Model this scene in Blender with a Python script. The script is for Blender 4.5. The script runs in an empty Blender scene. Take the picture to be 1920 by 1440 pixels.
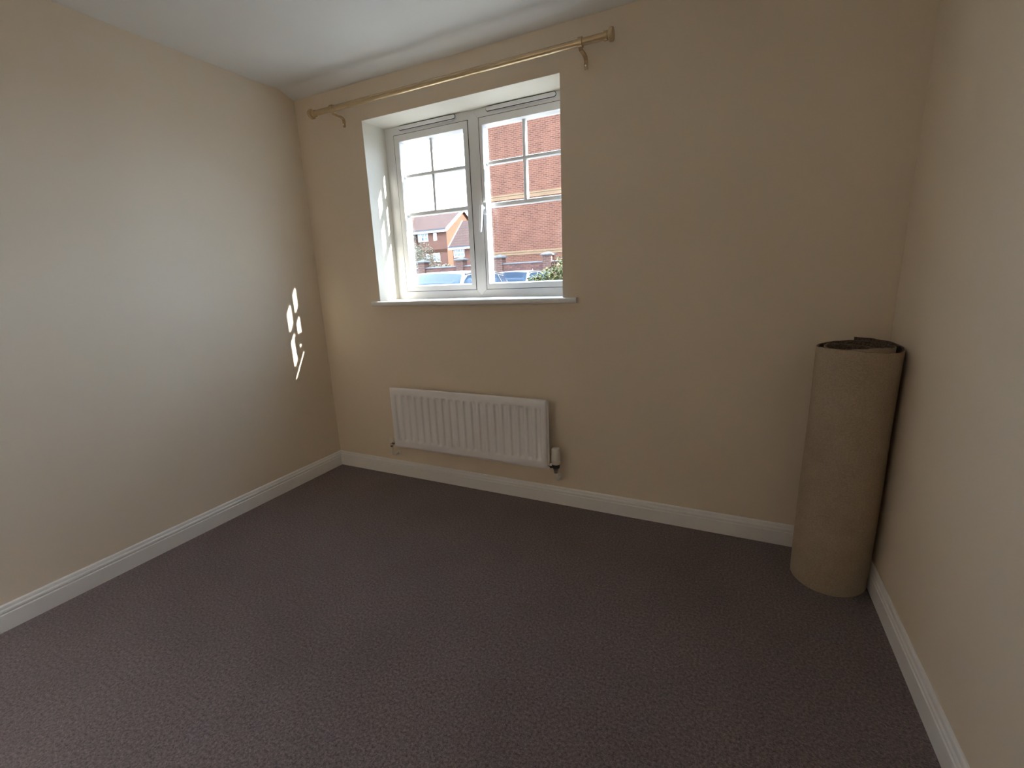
import bpy, math, random
from mathutils import Vector, Matrix, Euler

random.seed(7)
scene = bpy.context.scene
col = scene.collection

# ------------------------------------------------------------------ camera, sky, sun, exposure
CAM = Vector((2.4944, -2.2472, 1.2616))
EUL = Euler((1.3428, 0.0402, 0.4437), 'XYZ')
FPX = 853.5
cam_data = bpy.data.cameras.new('camera')
cam_data.sensor_width = 36.0
cam_data.lens = FPX / 1920 * 36.0
cam_data.clip_start = 0.02
cam_data.clip_end = 400
cam = bpy.data.objects.new('camera', cam_data)
cam.location = CAM
cam.rotation_euler = EUL
col.objects.link(cam)
scene.camera = cam

world = bpy.data.worlds.new('sky')
scene.world = world
world.use_nodes = True
bg = world.node_tree.nodes['Background']
bg.inputs['Color'].default_value = (0.74, 0.93, 1.20, 1)
bg.inputs['Strength'].default_value = 1.0

SUN_M, SUN_E = 0.315, 0.60            # light travels (-1, -SUN_M, -SUN_E)
sun_data = bpy.data.lights.new('sun', 'SUN')
sun_data.energy = 5.0
sun_data.angle = math.radians(0.53)
sun_data.color = (1.0, 0.97, 0.92)
sun = bpy.data.objects.new('sun', sun_data)
sun.rotation_euler = Vector((-1, -SUN_M, -SUN_E)).to_track_quat('-Z', 'Y').to_euler()
sun.location = (8, 4, 9)
col.objects.link(sun)

scene.view_settings.view_transform = 'Standard'
scene.view_settings.look = 'None'
scene.view_settings.gamma = 1
scene.view_settings.use_curve_mapping = False
scene.view_settings.exposure = 3.65
scene.cycles.max_bounces = 12
scene.cycles.diffuse_bounces = 8
scene.cycles.transparent_max_bounces = 16
scene.cycles.sample_clamp_indirect = 8
scene.cycles.use_denoising = True

ROT = EUL.to_matrix()


def at(u, v, axis, val):
    """World point where the photo pixel (1920x1440) meets the plane axis=val."""
    d = ROT @ Vector(((u - 960) / FPX, -(v - 720) / FPX, -1))
    return CAM + d * ((val - CAM[axis]) / d[axis])


# ------------------------------------------------------------------ helpers
class MB:
    def __init__(self):
        self.v, self.f = [], []

    def add(self, vs, fs):
        n = len(self.v)
        self.v += [tuple(p) for p in vs]
        self.f += [tuple(i + n for i in q) for q in fs]
        return self

    def box(self, x0, x1, y0, y1, z0, z1):
        vs = [(x, y, z) for z in (z0, z1) for y in (y0, y1) for x in (x0, x1)]
        return self.add(vs, [(0, 2, 3, 1), (4, 5, 7, 6), (0, 1, 5, 4), (2, 6, 7, 3), (0, 4, 6, 2), (1, 3, 7, 5)])

    def prism(self, poly, axis, a0, a1):
        """poly: 2D outline in the two other axes (in x,y,z order), extruded along axis."""
        def p3(p, a):
            q = list(p)
            q.insert(axis, a)
            return q
        n = len(poly)
        vs = [p3(p, a0) for p in poly] + [p3(p, a1) for p in poly]
        fs = [tuple(range(n))[::-1], tuple(range(n, 2 * n))]
        fs += [(i, (i + 1) % n, n + (i + 1) % n, n + i) for i in range(n)]
        return self.add(vs, fs)

    def lathe(self, prof, p0, p1, n=20):
        """prof: list of (radius, t) with t in metres from p0 towards p1."""
        p0, p1 = Vector(p0), Vector(p1)
        d = (p1 - p0).normalized()
        a = d.orthogonal().normalized()
        b = d.cross(a)
        vs, fs = [], []
        for r, t in prof:
            c = p0 + d * t
            for k in range(n):
                th = 2 * math.pi * k / n
                vs.append(c + (a * math.cos(th) + b * math.sin(th)) * r)
        m = len(prof)
        for i in range(m - 1):
            for k in range(n):
                k2 = (k + 1) % n
                fs.append((i * n + k, i * n + k2, (i + 1) * n + k2, (i + 1) * n + k))
        fs.append(tuple(range(n))[::-1])
        fs.append(tuple(range((m - 1) * n, m * n)))
        return self.add(vs, fs)

    def cyl(self, p0, p1, r, n=16, r2=None):
        L = (Vector(p1) - Vector(p0)).length
        return self.lathe([(r, 0), (r if r2 is None else r2, L)], p0, p1, n)

    def tube(self, pts, r, n=12):
        pts = [Vector(p) for p in pts]
        vs, fs = [], []
        a = None
        for i, p in enumerate(pts):
            d = (pts[min(i + 1, len(pts) - 1)] - pts[max(i - 1, 0)]).normalized()
            if a is None:
                a = d.orthogonal().normalized()
            a = (a - d * a.dot(d)).normalized()
            b = d.cross(a)
            rr = r[i] if isinstance(r, (list, tuple)) else r
            for k in range(n):
                th = 2 * math.pi * k / n
                vs.append(p + (a * math.cos(th) + b * math.sin(th)) * rr)
        for i in range(len(pts) - 1):
            for k in range(n):
                k2 = (k + 1) % n
                fs.append((i * n + k, i * n + k2, (i + 1) * n + k2, (i + 1) * n + k))
        fs.append(tuple(range(n))[::-1])
        fs.append(tuple(range((len(pts) - 1) * n, len(pts) * n)))
        return self.add(vs, fs)

    def build(self, name, material, parent=None, smooth=None, bevel=0, origin=None, weld=False):
        o0 = Vector(origin) if origin is not None else Vector((0, 0, 0))
        me = bpy.data.meshes.new(name)
        me.from_pydata([tuple(Vector(p) - o0) for p in self.v], [], self.f)
        me.materials.append(material)
        import bmesh
        bm = bmesh.new()
        bm.from_mesh(me)
        if weld:
            bmesh.ops.remove_doubles(bm, verts=bm.verts, dist=1e-5)
        bmesh.ops.recalc_face_normals(bm, faces=bm.faces)
        bm.to_mesh(me)
        bm.free()
        if smooth is not None:
            me.shade_smooth()
            me.set_sharp_from_angle(angle=math.radians(smooth))
        ob = bpy.data.objects.new(name, me)
        ob.location = o0
        col.objects.link(ob)
        if parent is not None:
            ob.parent = parent
            ob.location = o0
        if bevel:
            m = ob.modifiers.new('bevel', 'BEVEL')
            m.width = bevel
            m.segments = 3
            m.limit_method = 'ANGLE'
            m.angle_limit = math.radians(35)
            me.shade_smooth()
            m.harden_normals = False
            me.set_sharp_from_angle(angle=math.radians(35))
        return ob


def empty(name, loc=(0, 0, 0)):
    o = bpy.data.objects.new(name, None)
    o.location = loc
    o.empty_display_size = 0.1
    col.objects.link(o)
    return o


def tag(o, label, cat=None, group=None, kind=None):
    o['label'] = label
    if cat:
        o['category'] = cat
    if group:
        o['group'] = group
    if kind:
        o['kind'] = kind
    return o


# ------------------------------------------------------------------ materials
def mat(name, base=(0.8, 0.8, 0.8), rough=0.5, metal=0.0, spec=0.5):
    m = bpy.data.materials.new(name)
    m.use_nodes = True
    b = m.node_tree.nodes['Principled BSDF']
    b.inputs['Base Color'].default_value = (*base, 1)
    b.inputs['Roughness'].default_value = rough
    b.inputs['Metallic'].default_value = metal
    b.inputs['Specular IOR Level'].default_value = spec
    return m


def noise_mat(name, c0, c1, scale, rough=0.8, bump=0.0, dist=0.01, detail=3, spec=0.3, lo=0.35, hi=0.65, bscale=None):
    m = mat(name, c0, rough, 0, spec)
    nt = m.node_tree
    b = nt.nodes['Principled BSDF']
    tc = nt.nodes.new('ShaderNodeTexCoord')
    n = nt.nodes.new('ShaderNodeTexNoise')
    n.inputs['Scale'].default_value = scale
    n.inputs['Detail'].default_value = detail
    nt.links.new(tc.outputs['Object'], n.inputs['Vector'])
    r = nt.nodes.new('ShaderNodeValToRGB')
    r.color_ramp.elements[0].position = lo
    r.color_ramp.elements[1].position = hi
    r.color_ramp.elements[0].color = (*c0, 1)
    r.color_ramp.elements[1].color = (*c1, 1)
    nt.links.new(n.outputs['Fac'], r.inputs['Fac'])
    nt.links.new(r.outputs['Color'], b.inputs['Base Color'])
    if bump:
        src = n
        if bscale:
            src = nt.nodes.new('ShaderNodeTexNoise')
            src.inputs['Scale'].default_value = bscale
            src.inputs['Detail'].default_value = 2
            nt.links.new(tc.outputs['Object'], src.inputs['Vector'])
        bp = nt.nodes.new('ShaderNodeBump')
        bp.inputs['Strength'].default_value = bump
        bp.inputs['Distance'].default_value = dist
        nt.links.new(src.outputs['Fac'], bp.inputs['Height'])
        nt.links.new(bp.outputs['Normal'], b.inputs['Normal'])
    return m


def brick_mat(name, c1, c2, mortar, axis='XZ', bw=0.225, rh=0.075, ms=0.01, rough=0.9, bump=0.4):
    m = mat(name, c1, rough, 0, 0.2)
    nt = m.node_tree
    b = nt.nodes['Principled BSDF']
    tc = nt.nodes.new('ShaderNodeTexCoord')
    sp = nt.nodes.new('ShaderNodeSeparateXYZ')
    cb = nt.nodes.new('ShaderNodeCombineXYZ')
    nt.links.new(tc.outputs['Object'], sp.inputs[0])
    nt.links.new(sp.outputs[axis[0]], cb.inputs['X'])
    nt.links.new(sp.outputs[axis[1]], cb.inputs['Y'])
    br = nt.nodes.new('ShaderNodeTexBrick')
    br.inputs['Scale'].default_value = 1.0
    br.inputs['Brick Width'].default_value = bw
    br.inputs['Row Height'].default_value = rh
    br.inputs['Mortar Size'].default_value = ms
    br.inputs['Mortar Smooth'].default_value = 0.2
    br.inputs['Bias'].default_value = -0.25
    br.inputs['Color1'].default_value = (*c1, 1)
    br.inputs['Color2'].default_value = (*c2, 1)
    br.inputs['Mortar'].default_value = (*mortar, 1)
    nt.links.new(cb.outputs[0], br.inputs['Vector'])
    n = nt.nodes.new('ShaderNodeTexNoise')
    n.inputs['Scale'].default_value = 1.3
    n.inputs['Detail'].default_value = 4
    nt.links.new(cb.outputs[0], n.inputs['Vector'])
    mx = nt.nodes.new('ShaderNodeMix')
    mx.data_type = 'RGBA'
    mx.blend_type = 'MULTIPLY'
    mr = nt.nodes.new('ShaderNodeMapRange')
    mr.inputs['To Min'].default_value = 0.75
    mr.inputs['To Max'].default_value = 1.2
    nt.links.new(n.outputs['Fac'], mr.inputs['Value'])
    mx.inputs['Factor'].default_value = 1
    nt.links.new(br.outputs['Color'], mx.inputs['A'])
    nt.links.new(mr.outputs[0], mx.inputs['B'])
    nt.links.new(mx.outputs['Result'], b.inputs['Base Color'])
    bp = nt.nodes.new('ShaderNodeBump')
    bp.inputs['Strength'].default_value = bump
    bp.inputs['Distance'].default_value = 0.01
    bp.invert = True
    nt.links.new(br.outputs['Fac'], bp.inputs['Height'])
    nt.links.new(bp.outputs['Normal'], b.inputs['Normal'])
    return m


def tile_mat(name, c0, c1, axis, pitch):
    """Roof tiles seen from afar: courses along the slope plus mottling."""
    return brick_mat(name, c0, c1, tuple(0.55 * x for x in c0), axis, 0.3, pitch, 0.02, 0.85, 0.6)


def glass_mat(name, tint=(0.965, 0.98, 0.975), refl=0.5):
    m = bpy.data.materials.new(name)
    m.use_nodes = True
    nt = m.node_tree
    for n in list(nt.nodes):
        if n.type == 'BSDF_PRINCIPLED':
            nt.nodes.remove(n)
    out = nt.nodes['Material Output']
    tr = nt.nodes.new('ShaderNodeBsdfTransparent')
    tr.inputs['Color'].default_value = (*tint, 1)
    gl = nt.nodes.new('ShaderNodeBsdfGlossy')
    gl.inputs['Roughness'].default_value = 0.02
    fr = nt.nodes.new('ShaderNodeFresnel')
    fr.inputs['IOR'].default_value = 1.45
    ml = nt.nodes.new('ShaderNodeMath')
    ml.operation = 'MULTIPLY'
    ml.inputs[1].default_value = refl
    nt.links.new(fr.outputs[0], ml.inputs[0])
    mx = nt.nodes.new('ShaderNodeMixShader')
    nt.links.new(ml.outputs[0], mx.inputs[0])
    nt.links.new(tr.outputs[0], mx.inputs[1])
    nt.links.new(gl.outputs[0], mx.inputs[2])
    nt.links.new(mx.outputs[0], out.inputs['Surface'])
    return m


def carpet_mat():
    m = mat('carpet', (0.05, 0.04, 0.04), 0.95, 0, 0.1)
    nt = m.node_tree
    b = nt.nodes['Principled BSDF']
    b.inputs['Sheen Weight'].default_value = 0.25
    b.inputs['Sheen Roughness'].default_value = 0.6
    b.inputs['Sheen Tint'].default_value = (0.75, 0.72, 0.75, 1)
    tc = nt.nodes.new('ShaderNodeTexCoord')
    fine = nt.nodes.new('ShaderNodeTexNoise')
    fine.inputs['Scale'].default_value = 300
    fine.inputs['Detail'].default_value = 3
    nt.links.new(tc.outputs['Object'], fine.inputs['Vector'])
    r = nt.nodes.new('ShaderNodeValToRGB')
    els = r.color_ramp.elements
    els[0].position, els[0].color = 0.30, (0.075, 0.056, 0.056, 1)
    els[1].position, els[1].color = 0.72, (0.300, 0.240, 0.232, 1)
    e = els.new(0.5)
    e.color = (0.172, 0.136, 0.134, 1)
    mid = nt.nodes.new('ShaderNodeTexNoise')
    mid.inputs['Scale'].default_value = 120
    mid.inputs['Detail'].default_value = 2
    nt.links.new(tc.outputs['Object'], mid.inputs['Vector'])
    av = nt.nodes.new('ShaderNodeMath')
    av.operation = 'ADD'
    nt.links.new(fine.outputs['Fac'], av.inputs[0])
    nt.links.new(mid.outputs['Fac'], av.inputs[1])
    hf = nt.nodes.new('ShaderNodeMath')
    hf.operation = 'MULTIPLY_ADD'          # stretch the summed speckle around its mean
    hf.inputs[1].default_value = 0.68
    hf.inputs[2].default_value = -0.18
    nt.links.new(av.outputs[0], hf.inputs[0])
    nt.links.new(hf.outputs[0], r.inputs['Fac'])
    big = nt.nodes.new('ShaderNodeTexNoise')
    big.inputs['Scale'].default_value = 3.2
    big.inputs['Detail'].default_value = 3
    nt.links.new(tc.outputs['Object'], big.inputs['Vector'])
    mr = nt.nodes.new('ShaderNodeMapRange')
    mr.inputs['From Min'].default_value = 0.3
    mr.inputs['From Max'].default_value = 0.7
    mr.inputs['To Min'].default_value = 0.93
    mr.inputs['To Max'].default_value = 1.07
    nt.links.new(big.outputs['Fac'], mr.inputs['Value'])
    mx = nt.nodes.new('ShaderNodeMix')
    mx.data_type = 'RGBA'
    mx.blend_type = 'MULTIPLY'
    mx.inputs['Factor'].default_value = 1
    nt.links.new(r.outputs['Color'], mx.inputs['A'])
    nt.links.new(mr.outputs[0], mx.inputs['B'])
    nt.links.new(mx.outputs['Result'], b.inputs['Base Color'])
    vo = nt.nodes.new('ShaderNodeTexVoronoi')
    vo.inputs['Scale'].default_value = 420
    nt.links.new(tc.outputs['Object'], vo.inputs['Vector'])
    bp = nt.nodes.new('ShaderNodeBump')
    bp.inputs['Strength'].default_value = 0.6
    bp.inputs['Distance'].default_value = 0.003
    bp.invert = True
    nt.links.new(vo.outputs['Distance'], bp.inputs['Height'])
    nt.links.new(bp.outputs['Normal'], b.inputs['Normal'])
    return m


def hessian_mat():
    m = mat('woven_backing', (0.30, 0.24, 0.17), 0.95, 0, 0.1)
    nt = m.node_tree
    b = nt.nodes['Principled BSDF']
    tc = nt.nodes.new('ShaderNodeTexCoord')
    mp = nt.nodes.new('ShaderNodeMapping')
    mp.inputs['Scale'].default_value = (0.7, 0.7, 1.2)
    nt.links.new(tc.outputs['Object'], mp.inputs['Vector'])
    n = nt.nodes.new('ShaderNodeTexNoise')
    n.inputs['Scale'].default_value = 260
    n.inputs['Detail'].default_value = 2
    nt.links.new(mp.outputs[0], n.inputs['Vector'])
    big = nt.nodes.new('ShaderNodeTexNoise')
    big.inputs['Scale'].default_value = 14
    big.inputs['Detail'].default_value = 5
    nt.links.new(tc.outputs['Object'], big.inputs['Vector'])
    ad = nt.nodes.new('ShaderNodeMath')
    ad.operation = 'MULTIPLY_ADD'
    ad.inputs[1].default_value = 0.35
    nt.links.new(big.outputs['Fac'], ad.inputs[0])
    nt.links.new(n.outputs['Fac'], ad.inputs[2])
    r = nt.nodes.new('ShaderNodeValToRGB')
    r.color_ramp.elements[0].position = 0.45
    r.color_ramp.elements[1].position = 0.92
    r.color_ramp.elements[0].color = (0.36, 0.285, 0.205, 1)
    r.color_ramp.elements[1].color = (0.49, 0.405, 0.305, 1)
    nt.links.new(ad.outputs[0], r.inputs['Fac'])
    nt.links.new(r.outputs['Color'], b.inputs['Base Color'])
    bp = nt.nodes.new('ShaderNodeBump')
    bp.inputs['Strength'].default_value = 0.5
    bp.inputs['Distance'].default_value = 0.002
    nt.links.new(n.outputs['Fac'], bp.inputs['Height'])
    nt.links.new(bp.outputs['Normal'], b.inputs['Normal'])
    return m


M = {}
M['wall'] = noise_mat('magnolia_paint', (0.80, 0.70, 0.565), (0.82, 0.72, 0.585), 2.0, 0.75, 0.08, 0.002, 3, 0.25, bscale=160)
M['ceiling'] = noise_mat('ceiling_paint', (0.82, 0.83, 0.82), (0.84, 0.85, 0.84), 3.0, 0.9, 0.1, 0.002, 3, 0.2, bscale=120)
M['reveal'] = noise_mat('reveal_paint', (0.70, 0.665, 0.58), (0.73, 0.695, 0.61), 4, 0.7, 0.05, 0.002, 3, 0.25, bscale=140)
M['gloss'] = noise_mat('white_gloss', (0.86, 0.86, 0.85), (0.88, 0.88, 0.87), 5, 0.3, 0, 0, 3, 0.5)
M['carpet'] = carpet_mat()
M['upvc'] = noise_mat('white_upvc', (0.82, 0.83, 0.84), (0.85, 0.86, 0.87), 9, 0.28, 0, 0, 2, 0.5)
M['gasket'] = mat('dark_gasket', (0.03, 0.03, 0.035), 0.6)
M['glass'] = glass_mat('window_glass')
M['radiator'] = noise_mat('radiator_enamel', (0.88, 0.87, 0.88), (0.90, 0.89, 0.90), 6, 0.32, 0, 0, 2, 0.5)
M['chrome'] = mat('chrome', (0.75, 0.70, 0.62), 0.18, 1.0)
M['black'] = mat('black_plastic', (0.02, 0.02, 0.02), 0.45)
M['cream'] = mat('cream_plastic', (0.78, 0.74, 0.66), 0.35)
M['pole'] = noise_mat('satin_gold_pole', (0.56, 0.42, 0.25), (0.60, 0.46, 0.28), 20, 0.27, 0, 0, 2, 0.5)
M['pole'].node_tree.nodes['Principled BSDF'].inputs['Metallic'].default_value = 0.55
M['backing'] = hessian_mat()
M['pile'] = noise_mat('roll_pile', (0.06, 0.045, 0.035), (0.20, 0.155, 0.12), 170, 0.95, 0.8, 0.004, 3, 0.1)
M['fill_glow'] = mat('fill_glow', (0.9, 0.88, 0.84), 0.4)  # glow of the added hall lamp that fills the room
_b = M['fill_glow'].node_tree.nodes['Principled BSDF']
_b.inputs['Emission Color'].default_value = (1.0, 1.02, 1.05, 1)
_b.inputs['Emission Strength'].default_value = 16.5
# outdoors
M['brick'] = brick_mat('red_brick_wall', (0.1213, 0.0448, 0.0274), (0.0715, 0.0255, 0.0161), (0.1641, 0.0876, 0.0559))
M['brick_house'] = brick_mat('house_brick', (0.1213, 0.0477, 0.0308), (0.0878, 0.0366, 0.0254), (0.1469, 0.0877, 0.0648))
M['brick_gable'] = brick_mat('gable_brick', (0.0582, 0.0227, 0.0110), (0.0529, 0.0199, 0.0095), (0.0611, 0.0287, 0.0163), 'YZ')
M['brick_garden'] = brick_mat('garden_brick', (0.0897, 0.0408, 0.0308), (0.0693, 0.0316, 0.0248), (0.1183, 0.0857, 0.0664))
M['garden_brick_a'] = noise_mat('garden_brick_red', (0.0837, 0.0367, 0.0277), (0.1111, 0.0469, 0.0347), 9, 0.9, 0.3, 0.004)
M['garden_brick_b'] = noise_mat('garden_brick_plum', (0.0591, 0.0286, 0.0238), (0.0837, 0.0388, 0.0317), 9, 0.9, 0.3, 0.004)
M['mortar'] = noise_mat('mortar', (0.0741, 0.0486, 0.0369), (0.0925, 0.0630, 0.0462), 30, 0.95)
M['buff'] = brick_mat('buff_band', (0.1876, 0.1116, 0.0601), (0.1662, 0.0972, 0.0528), (0.1938, 0.1224, 0.0759))
M['stone'] = noise_mat('concrete_coping', (0.0735, 0.0672, 0.0651), (0.1029, 0.0945, 0.0910), 12, 0.9, 0.2, 0.01)
M['roof'] = tile_mat('roof_tiles', (0.0485, 0.0250, 0.0190), (0.0395, 0.0213, 0.0168), 'XY', 0.26)
M['fascia'] = mat('white_fascia', (0.7735, 0.7735, 0.7644), 0.4)
M['gutter'] = mat('black_gutter', (0.03, 0.03, 0.035), 0.4)
M['far_glass'] = mat('dark_window_glass', (0.06, 0.08, 0.10), 0.08, 0, 0.7)
M['net'] = mat('net_curtain_glass', (0.42, 0.50, 0.55), 0.3)
M['asphalt'] = noise_mat('asphalt', (0.0637, 0.0602, 0.0567), (0.0980, 0.0924, 0.0847), 40, 0.95, 0.3, 0.01, 5)
M['silver'] = mat('silver_car_paint', (0.1666, 0.1708, 0.1820), 0.25, 0.35)
M['white_car'] = mat('pale_grey_car_paint', (0.1862, 0.1757, 0.1820), 0.25, 0.2)
M['car_glass'] = mat('car_glass', (0.010, 0.017, 0.028), 0.12, 0, 0.03)
M['car_glass'].node_tree.nodes['Principled BSDF'].inputs['Specular Tint'].default_value = (0.35, 0.5, 0.72, 1)
M['tyre'] = mat('tyre_rubber', (0.02, 0.02, 0.02), 0.8)
M['alloy'] = mat('alloy_wheel', (0.5, 0.5, 0.52), 0.3, 0.9)
M['lamp'] = mat('headlamp', (0.7, 0.72, 0.75), 0.1, 0.3)
M['trim'] = mat('black_trim', (0.02, 0.02, 0.022), 0.4)
M['leaf'] = noise_mat('leaf_green', (0.0418, 0.0558, 0.0123), (0.1183, 0.1170, 0.0344), 9, 0.6, 0, 0, 2, 0.3)
M['leaf_dull'] = noise_mat('leaf_dull', (0.1224, 0.1166, 0.0726), (0.2333, 0.2016, 0.1361), 3, 0.7, 0, 0, 2, 0.3)
M['bark'] = noise_mat('bark', (0.10, 0.07, 0.05), (0.18, 0.13, 0.09), 25, 0.95)

# ------------------------------------------------------------------ room shell
W, H, YB = 3.064, 2.40, -3.30
WX0, WX1, WZ0, WZ1 = 0.511, 1.711, 1.154, 2.176
REV = 0.192

tag(MB().box(0, W, YB, 0, -0.06, 0).build('floor', M['carpet']), 'dark mauve brown fitted carpet covering the bedroom floor', 'floor', kind='structure')
# ceiling with the slight plaster swelling that runs along the window wall
prof = [(YB, H - 0.003), (-0.24, H - 0.003), (-0.17, H), (-0.125, H + 0.005), (-0.105, H + 0.004), (-0.085, H - 0.001), (-0.035, H - 0.021), (0.0, H - 0.030), (0.0, H + 0.1), (YB, H + 0.1)]
tag(MB().prism(prof, 0, 0, W).build('ceiling', M['ceiling'], smooth=40), 'plain white matt painted ceiling', 'ceiling', kind='structure')
tag(MB().box(-0.12, 0, YB - 0.12, 0.0, -0.06, H + 0.1).build('wall_left', M['wall']), 'magnolia painted wall catching daylight and small sun patches', 'wall', kind='structure')
tag(MB().box(W, W + 0.12, YB - 0.12, 0.0, -0.06, H + 0.1).build('wall_right', M['wall']), 'plain magnolia wall beside the standing carpet roll', 'wall', kind='structure')
DX0, DX1, DZ = 0.30, 1.10, 2.02          # doorway added unseen behind the viewer, lets fill light in
b = MB()
b.box(0, DX0, YB - 0.12, YB, -0.06, H + 0.1)
b.box(DX1, W, YB - 0.12, YB, -0.06, H + 0.1)
b.box(DX0, DX1, YB - 0.12, YB, DZ, H + 0.1)
tag(b.build('wall_front', M['wall']), 'plain magnolia wall with an added doorway for fill light', 'wall', kind='structure')

b = MB()
XL, XR, ZB, ZT = -0.12, W + 0.12, -0.06, H + 0.1


def ring(b, y0, y1, x0, x1, z0, z1):
    b.box(XL, x0, y0, y1, ZB, ZT)
    b.box(x1, XR, y0, y1, ZB, ZT)
    b.box(x0, x1, y0, y1, ZB, z0)
    b.box(x0, x1, y0, y1, z1, ZT)


ring(b, 0.0, REV, WX0, WX1, WZ0, WZ1)
ring(b, REV, 0.262, WX0, 1.757, WZ0, WZ1 + 0.006)
wall_back = tag(b.build('wall_back', M['wall']), 'magnolia window wall above the radiator', 'wall', kind='structure')
b = MB()
XL, XR, ZB, ZT = -1.6, W + 1.2, -0.12, 2.75
ring(b, 0.262, 0.30, 0.47, 1.86, WZ0 - 0.01, 2.245)
b.build('outer_leaf', M['brick_house'], wall_back)

PB = [(0, 0), (0.015, 0), (0.015, 0.066), (0.0118, 0.069), (0.0118, 0.0725), (0.015, 0.076), (0.0145, 0.083),
      (0.0105, 0.0885), (0.0105, 0.0915), (0.0085, 0.099), (0.004, 0.103), (0, 0.103)]
tag(MB().prism([(x, z) for x, z in PB], 1, YB, 0).build('baseboard_left', M['gloss'], smooth=30), 'white moulded skirting board along the sunlit wall', 'skirting', kind='structure')
tag(MB().prism([(W - x, z) for x, z in PB], 1, YB, 0).build('baseboard_right', M['gloss'], smooth=30), 'white moulded skirting board running past the carpet roll', 'skirting', kind='structure')
tag(MB().prism([(-x, z) for x, z in PB], 0, 0.012, W - 0.012).build('baseboard_back', M['gloss'], smooth=30), 'white moulded skirting board under the radiator', 'skirting', kind='structure')

# ------------------------------------------------------------------ window
win = tag(empty('window_1', (1.13, 0.2, WZ0)), 'white two-casement window with glazing bars in a deep reveal', 'window', kind='structure')


def W_(mb, name, m, parent, **k):
    """Build in world coordinates, then hang under a parent that stands at its own origin."""
    o = mb.build(name, m, None, **k)
    o.parent = parent
    inv = Vector((0, 0, 0))
    p = parent
    while p is not None:
        inv += p.location
        p = p.parent
    o.location = o.location - inv
    return o


FZ0, FZ1 = 1.158, 2.180
b = MB()
b.box(WX0, 0.5795, REV, 0.262, FZ0, FZ1)
b.box(1.691, 1.757, REV, 0.262, FZ0, FZ1)
b.box(0.5795, 1.691, REV, 0.262, FZ0, 1.2035)
b.box(0.5795, 1.691, REV, 0.262, 2.1285, FZ1)
W_(b, 'frame', M['upvc'], win)
b = MB()
b.prism([(1.134, 1.172), (1.168, 1.204), (1.168, 2.126), (1.134, 2.166), (1.100, 2.126), (1.100, 1.204)], 1, 0.1895, 0.250)
W_(b, 'mullion', M['upvc'], win, bevel=0.002)
b = MB()   # dark gasket lines between frame and sashes
for x0, x1 in ((0.5795, 1.100), (1.168, 1.691)):
    b.box(x0, x1, 0.1885, 0.215, 1.2030, 1.2062)
    b.box(x0, x1, 0.1885, 0.215, 2.1263, 2.1295)
    b.box(x0 - 0.0005, x0 + 0.0032, 0.1885, 0.215, 1.2030, 2.1295)
    b.box(x1 - 0.0027, x1 + 0.0005, 0.1885, 0.215, 1.2030, 2.1295)
W_(b, 'gasket', M['gasket'], win)
b = MB()   # white painted lining of the reveal
t = 0.0015
b.box(WX0, WX0 + t, 0.0005, REV, WZ0, WZ1)
b.box(WX1 - t, WX1, 0.0005, REV, WZ0, WZ1)
b.box(WX0 + t, WX1 - t, 0.0005, REV, WZ1 - t, WZ1)
W_(b, 'reveal_lining', M['reveal'], win)

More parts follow.
